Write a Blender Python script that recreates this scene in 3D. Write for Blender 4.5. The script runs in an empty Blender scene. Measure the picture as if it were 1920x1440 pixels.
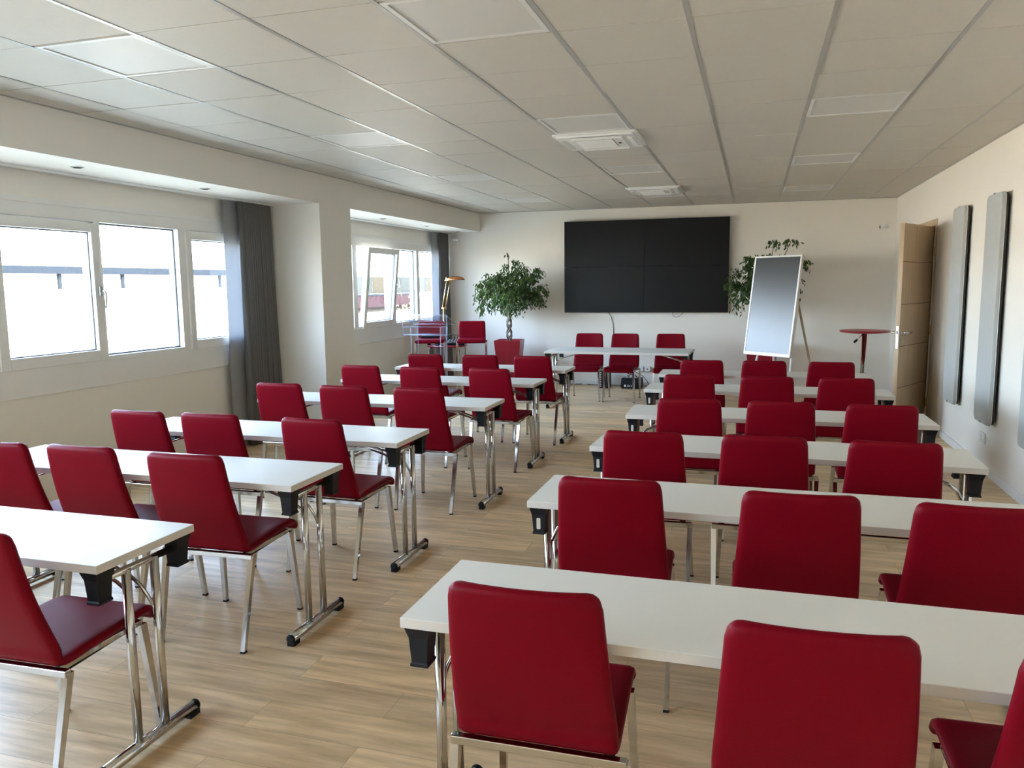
import bpy, bmesh, math, random
from mathutils import Vector, Matrix
PI = math.pi
sc = bpy.context.scene
C = sc.collection
rnd = random.Random(7)

# ------------------------------------------------------------------ camera
cam_d = bpy.data.cameras.new('camera'); cam = bpy.data.objects.new('camera', cam_d); C.objects.link(cam)
def cam_axes(yaw, pitch, roll):
    cy, sy = math.cos(yaw), math.sin(yaw)
    f = Vector((-sy*math.cos(pitch), cy*math.cos(pitch), -math.sin(pitch)))
    r = Vector((cy, sy, 0)); u = r.cross(f)
    return r*math.cos(roll)+u*math.sin(roll), -r*math.sin(roll)+u*math.cos(roll), f
r_, u_, f_ = cam_axes(0.29924, 0.12703, -0.01094)
cam.matrix_world = Matrix(((r_.x, u_.x, -f_.x, 0), (r_.y, u_.y, -f_.y, 0), (r_.z, u_.z, -f_.z, 1.6), (0, 0, 0, 1)))
cam_d.sensor_width = 36; cam_d.lens = 1468.69/1920*36; cam_d.clip_start = 0.05; cam_d.clip_end = 400
sc.camera = cam

# ------------------------------------------------------------------ view, world, sun
sc.view_settings.view_transform = 'Standard'; sc.view_settings.look = 'None'
sc.view_settings.exposure = 1.2; sc.view_settings.gamma = 1; sc.view_settings.use_curve_mapping = False
sc.cycles.use_denoising = True
sc.cycles.max_bounces = 10; sc.cycles.diffuse_bounces = 6; sc.cycles.glossy_bounces = 4
sc.cycles.transmission_bounces = 6; sc.cycles.transparent_max_bounces = 16
sc.cycles.sample_clamp_indirect = 8.0
sc.cycles.caustics_reflective = False; sc.cycles.caustics_refractive = False

w = bpy.data.worlds.new('sky'); sc.world = w; w.use_nodes = True
nt = w.node_tree; nt.nodes.clear()
tc = nt.nodes.new('ShaderNodeTexCoord'); sep = nt.nodes.new('ShaderNodeSeparateXYZ')
ramp = nt.nodes.new('ShaderNodeValToRGB'); bg = nt.nodes.new('ShaderNodeBackground'); wo = nt.nodes.new('ShaderNodeOutputWorld')
nt.links.new(tc.outputs['Generated'], sep.inputs[0]); nt.links.new(sep.outputs['Z'], ramp.inputs[0])
ramp.color_ramp.elements[0].position = 0.0; ramp.color_ramp.elements[0].color = (0.78, 0.91, 1.0, 1)
ramp.color_ramp.elements[1].position = 0.8; ramp.color_ramp.elements[1].color = (0.10, 0.19, 0.36, 1)
_e = ramp.color_ramp.elements.new(0.30); _e.color = (0.46, 0.64, 0.92, 1)
nt.links.new(ramp.outputs[0], bg.inputs[0]); bg.inputs[1].default_value = 17.0
nt.links.new(bg.outputs[0], wo.inputs[0])

sun_d = bpy.data.lights.new('sun', 'SUN'); sun = bpy.data.objects.new('sun', sun_d); C.objects.link(sun)
sun_d.energy = 31.0; sun_d.angle = 0.01; sun_d.color = (1.0, 0.84, 0.62)
sun.rotation_euler = Vector((0.60, -0.42, 0.55)).to_track_quat('Z', 'Y').to_euler()

def portal(y0, y1, z0, z1, x=-4.98):
    d = bpy.data.lights.new('window_portal', 'AREA'); d.shape = 'RECTANGLE'; d.size = z1-z0; d.size_y = y1-y0
    d.cycles.is_portal = True
    o = bpy.data.objects.new('window_portal', d); C.objects.link(o)
    o.location = (x, (y0+y1)/2, (z0+z1)/2); o.rotation_euler = (0, -PI/2, 0)
portal(-4.5, 7.2, 1.0, 2.2); portal(7.9, 12.15, 1.0, 2.2)

# ------------------------------------------------------------------ materials
def mat(name, col, rough=0.5, metal=0.0, noise=0.0, nscale=8.0, bump=0.0, bscale=60.0, coat=0.0, sheen=0.0, spec=0.5, emit=None):
    m = bpy.data.materials.new(name); m.use_nodes = True; n = m.node_tree; b = n.nodes['Principled BSDF']
    b.inputs['Base Color'].default_value = (*col, 1); b.inputs['Roughness'].default_value = rough
    b.inputs['Metallic'].default_value = metal; b.inputs['Coat Weight'].default_value = coat
    b.inputs['Sheen Weight'].default_value = sheen; b.inputs['Specular IOR Level'].default_value = spec
    co = n.nodes.new('ShaderNodeTexCoord')
    if noise:
        t = n.nodes.new('ShaderNodeTexNoise'); t.inputs['Scale'].default_value = nscale; t.inputs['Detail'].default_value = 4
        n.links.new(co.outputs['Object'], t.inputs['Vector'])
        mx = n.nodes.new('ShaderNodeMix'); mx.data_type = 'RGBA'
        mx.inputs[6].default_value = (*[max(0, c*(1-noise)) for c in col], 1); mx.inputs[7].default_value = (*[min(1, c*(1+noise)) for c in col], 1)
        n.links.new(t.outputs['Fac'], mx.inputs[0]); n.links.new(mx.outputs[2], b.inputs['Base Color'])
    if bump:
        t = n.nodes.new('ShaderNodeTexNoise'); t.inputs['Scale'].default_value = bscale; t.inputs['Detail'].default_value = 3
        n.links.new(co.outputs['Object'], t.inputs['Vector'])
        bp = n.nodes.new('ShaderNodeBump'); bp.inputs['Strength'].default_value = bump; bp.inputs['Distance'].default_value = 0.002
        n.links.new(t.outputs['Fac'], bp.inputs['Height']); n.links.new(bp.outputs[0], b.inputs['Normal'])
    if emit:
        b.inputs['Emission Color'].default_value = (*emit[:3], 1); b.inputs['Emission Strength'].default_value = emit[3]
    return m
def clear_mat(name, tint, gloss=0.08, rough=0.02):
    m = bpy.data.materials.new(name); m.use_nodes = True; n = m.node_tree; n.nodes.clear()
    o = n.nodes.new('ShaderNodeOutputMaterial'); t = n.nodes.new('ShaderNodeBsdfTransparent'); g = n.nodes.new('ShaderNodeBsdfGlossy')
    mx = n.nodes.new('ShaderNodeMixShader'); fr = n.nodes.new('ShaderNodeLayerWeight'); fr.inputs['Blend'].default_value = 0.5; pw = n.nodes.new('ShaderNodeMath'); pw.operation = 'POWER'; pw.inputs[1].default_value = 5; mu = n.nodes.new('ShaderNodeMath'); mu.operation = 'MULTIPLY'; mu.inputs[1].default_value = 0.8
    t.inputs[0].default_value = (*tint, 1); g.inputs['Roughness'].default_value = rough
    ad = n.nodes.new('ShaderNodeMath'); ad.operation = 'ADD'; ad.inputs[1].default_value = gloss
    n.links.new(fr.outputs['Facing'], pw.inputs[0]); n.links.new(pw.outputs[0], mu.inputs[0]); n.links.new(mu.outputs[0], ad.inputs[0]); n.links.new(ad.outputs[0], mx.inputs[0])
    n.links.new(t.outputs[0], mx.inputs[1]); n.links.new(g.outputs[0], mx.inputs[2]); n.links.new(mx.outputs[0], o.inputs[0])
    return m
M = {}
M['wall'] = mat('wall_paint', (0.83, 0.795, 0.725), 0.75, bump=0.15, bscale=90, noise=0.015, nscale=3, spec=0.3)
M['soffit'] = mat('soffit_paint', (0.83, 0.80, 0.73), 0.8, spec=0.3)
M['trim'] = mat('white_trim', (0.82, 0.82, 0.80), 0.4)
M['pvc'] = mat('white_pvc', (0.80, 0.79, 0.76), 0.35, noise=0.02)
M['gasket'] = mat('grey_gasket', (0.10, 0.11, 0.12), 0.5)
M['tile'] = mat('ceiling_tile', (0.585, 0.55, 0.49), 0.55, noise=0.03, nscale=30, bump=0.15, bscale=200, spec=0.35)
M['led'] = mat('light_panel_diffuser', (0.62, 0.605, 0.57), 0.45)
M['ac_gap_shade'] = mat('grille_gap_shade', (0.30, 0.30, 0.30), 0.7)
M['led_frame'] = mat('light_panel_frame', (0.72, 0.71, 0.68), 0.4)
M['runner'] = mat('ceiling_runner', (0.36, 0.35, 0.33), 0.3, spec=0.8)
M['void'] = mat('ceiling_void', (0.05, 0.05, 0.05), 0.9)
M['red'] = mat('red_leather', (0.165, 0.0006, 0.0075), 0.42, noise=0.04, nscale=5, bump=0.35, bscale=420, spec=0.09)
M['red_gloss'] = mat('red_plastic', (0.42, 0.02, 0.03), 0.3)
M['red_pot'] = mat('red_planter', (0.30, 0.006, 0.02), 0.3, noise=0.05)
M['chrome'] = mat('chrome', (0.55, 0.54, 0.52), 0.11, metal=1.0)
M['chrome_dull'] = mat('satin_metal', (0.58, 0.56, 0.52), 0.28, metal=1.0)
M['top'] = mat('grey_white_laminate', (0.70, 0.69, 0.64), 0.48, noise=0.015, nscale=60, bump=0.05, bscale=300, spec=0.2)
M['edge'] = mat('laminate_edge', (0.62, 0.585, 0.53), 0.4)
M['black'] = mat('black_plastic', (0.006, 0.0065, 0.009), 0.5, spec=0.3)
M['screen'] = mat('black_screen', (0.003, 0.003, 0.003), 0.33, spec=0.22)
M['touch'] = mat('touch_glass', (0.012, 0.014, 0.016), 0.30, spec=0.75)
M['white'] = mat('white_plastic', (0.82, 0.82, 0.80), 0.35)
M['cream'] = mat('cream_label', (0.6, 0.57, 0.47), 0.5)
M['wood'] = mat('pale_timber', (0.50, 0.38, 0.27), 0.5, noise=0.1, nscale=12)
M['brass'] = mat('brass', (0.75, 0.55, 0.24), 0.2, metal=1.0)
M['copper'] = mat('amber_shade', (0.30, 0.11, 0.035), 0.25, metal=0.4, noise=0.3, nscale=20)
M['bark'] = mat('bark', (0.20, 0.16, 0.12), 0.85, noise=0.3, nscale=30, bump=0.5, bscale=60)
M['twig'] = mat('green_twig', (0.12, 0.12, 0.05), 0.8)
M['soil'] = mat('soil', (0.03, 0.02, 0.015), 0.95, noise=0.4, nscale=40)
M['panel'] = mat('grey_panel_cloth', (0.47, 0.49, 0.48), 0.5, noise=0.04, nscale=20, bump=0.2, bscale=300)
M['panel_side'] = mat('dark_panel_side', (0.02, 0.02, 0.02), 0.5)
M['alu'] = mat('aluminium', (0.7, 0.7, 0.7), 0.25, metal=1.0)
M['glass'] = clear_mat('window_glass', (0.97, 0.98, 0.98), 0.03, 0.0)
M['acrylic'] = clear_mat('acrylic', (0.95, 0.97, 1.0), 0.03, 0.03)
M['acrylic_edge'] = mat('acrylic_edge', (0.50, 0.58, 0.70), 0.2, spec=0.5)
M['lawn'] = mat('shrub_leaf', (0.30, 0.32, 0.10), 0.7, noise=0.3)
M['ext_wall'] = mat('white_render', (0.80, 0.79, 0.76), 0.9, noise=0.03, spec=0.0)
M['ext_glassband'] = mat('office_glazing', (0.026, 0.030, 0.031), 0.4, noise=0.2, nscale=0.4, spec=0.0)
M['ext_yellow'] = mat('yellow_blind', (0.031, 0.029, 0.024), 0.8, spec=0.0)
M['ext_red'] = mat('dark_red_fascia', (0.022, 0.0145, 0.018), 0.7, spec=0.0)
M['ext_slat'] = mat('grey_slats', (0.026, 0.024, 0.023), 0.8, spec=0.0)
M['ext_eave'] = mat('blue_grey_eave', (0.014, 0.018, 0.024), 0.7, noise=0.2, spec=0.0)

def curtain_mat(nm='grey_curtain', c1=(0.20, 0.195, 0.185), c2=(0.30, 0.31, 0.32), f=0.22):
    m = mat(nm, c1, 0.85, noise=0.06, nscale=40, sheen=0.3)
    n = m.node_tree; b = n.nodes['Principled BSDF']; o = n.nodes['Material Output']
    t = n.nodes.new('ShaderNodeBsdfTranslucent'); t.inputs[0].default_value = (*c2, 1)
    mx = n.nodes.new('ShaderNodeMixShader'); mx.inputs[0].default_value = f
    n.links.new(b.outputs[0], mx.inputs[1]); n.links.new(t.outputs[0], mx.inputs[2]); n.links.new(mx.outputs[0], o.inputs[0])
    return m
M['curtain'] = curtain_mat()
M['hem_lit'] = curtain_mat('curtain_hem_lit', (0.40, 0.40, 0.40), (0.5, 0.52, 0.55), 0.4)  # curtain cloth lightened, window light on the hem put into its colour
def leaf_mat():
    m = bpy.data.materials.new('ficus_leaf'); m.use_nodes = True; n = m.node_tree; b = n.nodes['Principled BSDF']; o = n.nodes['Material Output']
    g = n.nodes.new('ShaderNodeTexCoord'); t = n.nodes.new('ShaderNodeTexNoise'); t.inputs['Scale'].default_value = 9
    n.links.new(g.outputs['Object'], t.inputs['Vector'])
    r = n.nodes.new('ShaderNodeValToRGB'); r.color_ramp.elements[0].color = (0.012, 0.045, 0.010, 1); r.color_ramp.elements[1].color = (0.075, 0.14, 0.022, 1)
    r.color_ramp.elements[0].position = 0.35; r.color_ramp.elements[1].position = 0.7
    n.links.new(t.outputs['Fac'], r.inputs[0]); n.links.new(r.outputs[0], b.inputs['Base Color']); b.inputs['Roughness'].default_value = 0.35
    tr = n.nodes.new('ShaderNodeBsdfTranslucent'); tr.inputs[0].default_value = (0.10, 0.19, 0.03, 1)
    mx = n.nodes.new('ShaderNodeMixShader'); mx.inputs[0].default_value = 0.25
    n.links.new(b.outputs[0], mx.inputs[1]); n.links.new(tr.outputs[0], mx.inputs[2]); n.links.new(mx.outputs[0], o.inputs[0])
    return m
M['leaf'] = leaf_mat()

def wood_mat(name, c1, c2, along='X', plank=None, rough=0.4, stretch=14, gscale=2.2, bump=0.1):
    """long-grained wood; plank=(length, width) lays it as boards running along X"""
    m = bpy.data.materials.new(name); m.use_nodes = True; n = m.node_tree; b = n.nodes['Principled BSDF']
    co = n.nodes.new('ShaderNodeTexCoord'); mp = n.nodes.new('ShaderNodeMapping')
    s = [gscale*stretch]*3; s['XYZ'.index(along)] = gscale
    mp.inputs['Scale'].default_value = s
    n.links.new(co.outputs['Object'], mp.inputs['Vector'])
    t = n.nodes.new('ShaderNodeTexNoise'); t.inputs['Scale'].default_value = 1.0; t.inputs['Detail'].default_value = 6; t.inputs['Roughness'].default_value = 0.6
    src = mp.outputs['Vector']
    if plank:
        br = n.nodes.new('ShaderNodeTexBrick'); br.inputs['Scale'].default_value = 1.0
        br.inputs['Brick Width'].default_value = plank[0]; br.inputs['Row Height'].default_value = plank[1]
        br.inputs['Mortar Size'].default_value = 0.0012; br.inputs['Mortar Smooth'].default_value = 0.6
        br.inputs['Color1'].default_value = (0, 0, 0, 1); br.inputs['Color2'].default_value = (1, 1, 1, 1); br.inputs['Mortar'].default_value = (0.5, 0.5, 0.5, 1)
        br.offset = 0.37; br.offset_frequency = 2
        n.links.new(co.outputs['Object'], br.inputs['Vector'])
        ad = n.nodes.new('ShaderNodeVectorMath'); ad.operation = 'MULTIPLY_ADD'; ad.inputs[1].default_value = (9, 3, 5)
        n.links.new(br.outputs['Color'], ad.inputs[0]); n.links.new(mp.outputs['Vector'], ad.inputs[2]); src = ad.outputs[0]
    n.links.new(src, t.inputs['Vector'])
    r = n.nodes.new('ShaderNodeValToRGB'); r.color_ramp.elements[0].color = (*c1, 1); r.color_ramp.elements[1].color = (*c2, 1)
    r.color_ramp.elements[0].position = 0.34; r.color_ramp.elements[1].position = 0.66
    n.links.new(t.outputs['Fac'], r.inputs[0]); out = r.outputs[0]
    if plank:
        mx = n.nodes.new('ShaderNodeMix'); mx.data_type = 'RGBA'; mx.blend_type = 'MULTIPLY'; mx.inputs[0].default_value = 1
        pr = n.nodes.new('ShaderNodeValToRGB'); pr.color_ramp.elements[0].color = (0.86, 0.86, 0.87, 1); pr.color_ramp.elements[1].color = (1.08, 1.06, 1.02, 1)
        n.links.new(br.outputs['Color'], pr.inputs[0]); n.links.new(out, mx.inputs[6]); n.links.new(pr.outputs[0], mx.inputs[7])
        m2 = n.nodes.new('ShaderNodeMix'); m2.data_type = 'RGBA'; n.links.new(br.outputs['Fac'], m2.inputs[0])
        n.links.new(mx.outputs[2], m2.inputs[6]); m2.inputs[7].default_value = (c1[0]*.6, c1[1]*.6, c1[2]*.6, 1); out = m2.outputs[2]
    n.links.new(out, b.inputs['Base Color']); b.inputs['Roughness'].default_value = rough
    bp = n.nodes.new('ShaderNodeBump'); bp.inputs['Strength'].default_value = bump; bp.inputs['Distance'].default_value = 0.002
    n.links.new(t.outputs['Fac'], bp.inputs['Height']); n.links.new(bp.outputs[0], b.inputs['Normal'])
    return m
M['floor'] = wood_mat('oak_laminate', (0.56, 0.385, 0.205), (0.90, 0.665, 0.395), 'X', (1.28, 0.19), 0.40, 9, 2.2)
M['door'] = wood_mat('maple_veneer', (0.44, 0.31, 0.19), (0.54, 0.40, 0.26), 'Z', None, 0.4, 18, 2.0, 0.05)
M['paving'] = mat('sunlit_paving', (0.64, 0.53, 0.37), 0.95, noise=0.08, nscale=0.5)

# ------------------------------------------------------------------ mesh helpers
def new(): return bmesh.new()
def box(bm, x0, x1, y0, y1, z0, z1, bev=0.0, seg=2, mi=0, T=None):
    r = bmesh.ops.create_cube(bm, size=1)
    vs = r['verts']
    for v in vs: v.co = Vector((x0+(v.co.x+.5)*(x1-x0), y0+(v.co.y+.5)*(y1-y0), z0+(v.co.z+.5)*(z1-z0)))
    fs = {f for v in vs for f in v.link_faces}
    if bev:
        es = list({e for v in vs for e in v.link_edges})
        rr = bmesh.ops.bevel(bm, geom=es, offset=bev, segments=seg, profile=0.5, affect='EDGES')
        vs = list({v for f in rr['faces'] for v in f.verts}); fs = {f for v in vs for f in v.link_faces}
    for f in fs: f.material_index = mi
    vs = list({v for f in fs for v in f.verts})
    if T is not None:
        for v in vs: v.co = T @ v.co
    return vs
def tube(bm, pts, rad, n=12, caps=True, mi=0):
    pts = [Vector(p) for p in pts]; k = len(pts)
    if not isinstance(rad, (list, tuple)): rad = [rad]*k
    rings = []; up = None
    for i, p in enumerate(pts):
        d = ((pts[i+1]-p) if i == 0 else (p-pts[i-1]) if i == k-1 else ((pts[i+1]-p).normalized()+(p-pts[i-1]).normalized())).normalized()
        if up is None: up = Vector((0, 0, 1)) if abs(d.z) < .9 else Vector((1, 0, 0))
        a = d.cross(up).normalized(); b = a.cross(d).normalized(); up = b
        rings.append([bm.verts.new(p+(a*math.cos(t*2*PI/n)+b*math.sin(t*2*PI/n))*rad[i]) for t in range(n)])
    for i in range(k-1):
        for t in range(n):
            f = bm.faces.new((rings[i][t], rings[i][(t+1) % n], rings[i+1][(t+1) % n], rings[i+1][t])); f.smooth = True; f.material_index = mi
    if caps:
        for rg in (rings[0][::-1], rings[-1]): f = bm.faces.new(rg); f.material_index = mi
def bar(bm, p0, p1, w0, w1=None, d0=None, d1=None, mi=0):
    """square-section bar from p0 to p1, tapering; sides stay aligned to x and y"""
    w1 = w1 or w0; d0 = d0 or w0; d1 = d1 or w1
    p0, p1 = Vector(p0), Vector(p1); A = []
    for p, ww, dd in ((p0, w0, d0), (p1, w1, d1)):
        A.append([bm.verts.new(p+Vector((sx*ww/2, sy*dd/2, 0))) for sx, sy in ((-1, -1), (1, -1), (1, 1), (-1, 1))])
    for t in range(4): bm.faces.new((A[0][t], A[0][(t+1) % 4], A[1][(t+1) % 4], A[1][t]))
    bm.faces.new(A[0][::-1]); bm.faces.new(A[1])
def lathe(bm, prof, n=32, c=(0, 0, 0), mi=0):
    rings = [[bm.verts.new((c[0]+r*math.cos(t*2*PI/n), c[1]+r*math.sin(t*2*PI/n), c[2]+z)) for t in range(n)] for r, z in prof]
    for i in range(len(rings)-1):
        for t in range(n):
            f = bm.faces.new((rings[i][t], rings[i][(t+1) % n], rings[i+1][(t+1) % n], rings[i+1][t])); f.smooth = True; f.material_index = mi
    bm.faces.new(rings[0][::-1]).material_index = mi; bm.faces.new(rings[-1]).material_index = mi
def prism(bm, poly, z0, z1, axis='Z', mi=0):
    def P(a, b, h): return {'Z': (a, b, h), 'Y': (a, h, b), 'X': (h, a, b)}[axis]
    lo = [bm.verts.new(P(a, b, z0)) for a, b in poly]; hi = [bm.verts.new(P(a, b, z1)) for a, b in poly]; n = len(poly)
    for t in range(n): bm.faces.new((lo[t], lo[(t+1) % n], hi[(t+1) % n], hi[t])).material_index = mi
    bm.faces.new(lo[::-1]).material_index = mi; bm.faces.new(hi).material_index = mi
def rounded(x0, x1, z0, z1, r, k=6):
    out = []
    for cx, cz, a0 in ((x1-r, z1-r, 0), (x0+r, z1-r, 90), (x0+r, z0+r, 180), (x1-r, z0+r, 270)):
        for i in range(k+1):
            a = math.radians(a0+90*i/k); out.append((cx+r*math.cos(a), cz+r*math.sin(a)))
    return out
def obj(name, bm, ms, parent=None, smooth=False):
    me = bpy.data.meshes.new(name); bmesh.ops.recalc_face_normals(bm, faces=bm.faces[:]); bm.to_mesh(me); bm.free()
    if not isinstance(ms, (list, tuple)): ms = [ms]
    for m in ms: me.materials.append(M[m] if isinstance(m, str) else m)
    if smooth:
        for p in me.polygons: p.use_smooth = True
    o = bpy.data.objects.new(name, me); C.objects.link(o)
    if parent: o.parent = parent
    return o
def tag(o, label, cat, group=None):
    o['label'] = label; o['category'] = cat
    if group: o['group'] = group
    return o
def thing(name, label, cat, loc=(0, 0, 0), rz=0.0, group=None):
    o = bpy.data.objects.new(name, None); o.empty_display_size = 0.1; C.objects.link(o); o.location = loc; o.rotation_euler = (0, 0, rz)
    return tag(o, label, cat, group)
def struct(name, bm, ms, parent=None, smooth=False):
    o = obj(name, bm, ms, parent, smooth)
    if not parent: o['kind'] = 'structure'
    return o
def kids(o): return [x for x in bpy.data.objects if x.parent == o]
def dup(root, loc, rz, label, group=None):
    def cp(o, par):
        c = o.copy(); C.objects.link(c); c.parent = par
        for ch in kids(o): cp(ch, c)
        return c
    r = cp(root, None); r.location = loc; r.rotation_euler = (0, 0, rz); r['label'] = label
    if group: r['group'] = group
    return r

# ------------------------------------------------------------------ room shell
XL, XR, YB, YN, H, ZB = -4.27, 1.866, 12.18, -5.0, 2.735, 2.44      # beam face, right wall, back wall, near wall, ceiling, beam underside
XW = -4.93; XO = -5.15                                             # window wall inner and outer faces
YP0, YP1 = 7.23, 7.875                                             # pillar
b = new(); box(b, XO, 3.4, YN-.2, YB+.2, -.12, 0); struct('floor', b, 'floor')
b = new(); box(b, XO, 3.4, YB, YB+.2, 0, H+.4); struct('wall_back', b, 'wall')
b = new(); box(b, XO, 3.4, YN-.2, YN, 0, H+.4); struct('wall_near', b, 'wall')
DY0, DY1, DZ = 9.60, 10.45, 2.18                                    # door opening
b = new()
box(b, XR, XR+.16, YN, DY0, 0, H+.4); box(b, XR, XR+.16, DY1, YB, 0, H+.4); box(b, XR, XR+.16, DY0, DY1, DZ, H+.4)
struct('wall_right', b, 'wall')
b = new(); box(b, 3.2, 3.4, YN, YB, 0, H+.4); box(b, XR+.16, 3.2, 8.6, 8.7, 0, H+.4); struct('wall_corridor', b, 'wall')
# window wall: parapet, lintel, near part, beam and pillar
b = new()
box(b, XO, XW, YN, YB, 0, 1.00); box(b, XO, XW, YN, YB, 2.25, H+.4)
box(b, XO, XW, YN, -4.45, 1.0, 2.25)
struct('wall_left', b, 'wall')
b = new(); box(b, XW, XL, YP0, YP1, 0, ZB+.001); box(b, XO, XW+.001, YP0, YP1, .99, 2.26); struct('pillar', b, 'wall')
b = new(); box(b, -4.795, XL, YN, YB, ZB, H+.3); struct('beam', b, 'wall')
b = new(); box(b, XW, -4.795, YN, YB, ZB+.05, H+.3); struct('trim_1', b, 'soffit')
# ceiling: suspended tiles, runners along the room
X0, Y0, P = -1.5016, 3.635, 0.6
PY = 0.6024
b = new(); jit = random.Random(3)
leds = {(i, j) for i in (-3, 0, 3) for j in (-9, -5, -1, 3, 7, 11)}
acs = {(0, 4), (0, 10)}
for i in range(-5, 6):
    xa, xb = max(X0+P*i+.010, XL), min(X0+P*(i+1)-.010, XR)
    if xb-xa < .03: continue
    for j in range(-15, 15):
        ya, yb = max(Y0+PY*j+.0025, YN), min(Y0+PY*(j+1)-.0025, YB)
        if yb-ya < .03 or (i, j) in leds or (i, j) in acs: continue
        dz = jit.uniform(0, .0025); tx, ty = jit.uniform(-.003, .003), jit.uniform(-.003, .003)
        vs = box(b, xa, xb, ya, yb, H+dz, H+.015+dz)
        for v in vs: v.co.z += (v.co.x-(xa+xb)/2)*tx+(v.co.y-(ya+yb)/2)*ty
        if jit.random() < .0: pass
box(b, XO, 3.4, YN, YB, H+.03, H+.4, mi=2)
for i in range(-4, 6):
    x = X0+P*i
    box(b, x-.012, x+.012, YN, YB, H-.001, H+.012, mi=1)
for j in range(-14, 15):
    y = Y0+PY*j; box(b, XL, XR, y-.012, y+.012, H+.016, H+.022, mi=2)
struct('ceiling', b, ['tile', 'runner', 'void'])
b = new(); box(b, XR-.018, XR, YN, YB, H-.004, H+.01); box(b, XL, XL+.018, YN, YB, H-.004, H+.01); box(b, XL, XR, YB-.018, YB, H-.004, H+.01)
struct('trim_2', b, 'runner')
# baseboards
b = new(); box(b, XR-.014, XR, YN, DY0-.07, 0, .07, .003); box(b, XR-.014, XR, DY1+.07, YB, 0, .07, .003); struct('baseboard_right', b, 'trim')
b = new(); box(b, XW, XR-.014, YB-.014, YB, 0, .07, .003); struct('baseboard_back', b, 'trim')
# boards round the windows
for k, (ya, yb) in enumerate(((-4.45, YP0), (YP1, YB))):
    b = new(); box(b, XW, XW+.012, ya, yb, .835, 1.04, .002); box(b, XW, XW+.010, ya, yb, 2.21, 2.25, .002)
    struct('trim_%d' % (3+k), b, 'pvc')
# curtain tracks under the beam
for nm, ya, yb, lab in (('curtain_track', -4.45, YP0-.01, 'white ceiling curtain track above the long window beside the pillar'), ('curtain_track', YP1+.01, YB-.02, 'white ceiling curtain track above the far window with the tilted sash')):
    b = new(); box(b, -4.885, -4.80, ya, yb, ZB-.012, ZB+.05, .003)
    tag(obj(nm, b, 'white'), lab, 'curtain track', 'curtain tracks over the windows')

# ------------------------------------------------------------------ windows
def window(name, members, panes, sashes, ya, yb):
    b = new()
    box(b, -5.04, XW+.004, ya, yb, 2.114, 2.215, .003); box(b, -5.04, XW+.004, ya, yb, 1.035, 1.065, .003)
    for m0, m1 in members: box(b, -5.04, XW+.004, m0, m1, 1.06, 2.12, .002)
    root = struct(name, b, 'pvc')
    for p0, p1 in panes:
        b = new(); t = .012
        for q in ((p0, p0+t, 1.065, 2.114), (p1-t, p1, 1.065, 2.114), (p0, p1, 1.065, 1.065+t), (p0, p1, 2.114-t, 2.114)): box(b, -5.0, -4.975, *q)
        f = obj('glazing_bead', b, 'gasket', root)
        b = new(); box(b, -4.992, -4.986, p0, p1, 1.065, 2.114); obj('pane', b, 'glass', root)
    for s0, s1, tilt in sashes:
        b = new()
        r0, r1 = (s0-.10, .02) if tilt else (s0, .05)
        for q in ((r0, r0+r1, 1.06, 2.12), (s1-r1, s1+.02, 1.06, 2.12), (r0, s1, 1.06, 1.10), (r0, s1, 2.07, 2.12)): box(b, -5.045, -4.985 if not tilt else -4.99, *q, bev=.002)
        obj('rebate_frame', b, 'pvc', root)
        # built about its bottom edge so that it can lean into the room
        T = Matrix.Translation((XW+.0, 0, 1.035)) @ Matrix.Rotation(tilt, 4, 'Y')
        z1 = 1.068; g = .076; b = new()
        for q in ((s0, s0+g, 0, z1), (s1-g, s1, 0, z1), (s0+g, s1-g, 0, g+.008), (s0+g, s1-g, z1-g+.005, z1)): box(b, -.045, .022, *q, bev=.004, T=T)
        s = obj('sash', b, 'pvc', root)
        b = new(); t = .008
        for q in ((s0+g, s0+g+t, g+.008, z1-g+.005), (s1-g-t, s1-g, g+.008, z1-g+.005), (s0+g, s1-g, g+.008, g+.016), (s0+g, s1-g, z1-g-.003, z1-g+.005)): box(b, -.04, -.012, *q, T=T)
        obj('gasket', b, 'gasket', s)
        b = new(); box(b, -.026, -.020, s0+g, s1-g, g+.008, z1-g+.005, T=T); obj('pane', b, 'glass', s)
        hy = s1-.028; b = new()
        up = 1 if tilt else -1
        box(b, .022, .034, hy-.016, hy+.016, .505, .585, .005, T=T)
        pts = [(.03, hy, .545), (.062, hy, .545), (.068, hy+.004, .545+up*.015), (.070, hy+.006, .545+up*.06), (.060, hy+.004, .545+up*.135)]
        tube(b, [T @ Vector(p) for p in pts], [.009, .009, .010, .010, .008], 10)
        obj('handle', b, 'alu', s)
    return root
mem1 = []; pn1 = []; sh1 = []
for k in range(-4, 2):
    s0 = 4.07+1.92*k
    if s0+.93 > YP0: pass
    sh1.append((s0, s0+.93, 0)); mem1.append((s0-.08, s0+.02)); mem1.append((s0+.90, s0+.96))
    if k < 1: pn1.append((s0+.96, s0+1.84))
sh1 = [s for s in sh1 if s[1] < YP0]; mem1.append((6.86, YP0)); mem1 = [m for m in mem1 if m[0] > -4.5]
window('window_1', mem1, [p for p in pn1 if p[1] < YP0], sh1, -4.45, YP0)
window('window_2', [(YP1, 8.0), (9.10, 9.215), (10.26, 10.34), (11.10, 11.20), (12.07, YB)], [(8.0, 9.10), (10.34, 11.10), (11.20, 12.07)], [(9.31, 10.24, math.radians(6.3))], YP1, YB)

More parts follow.
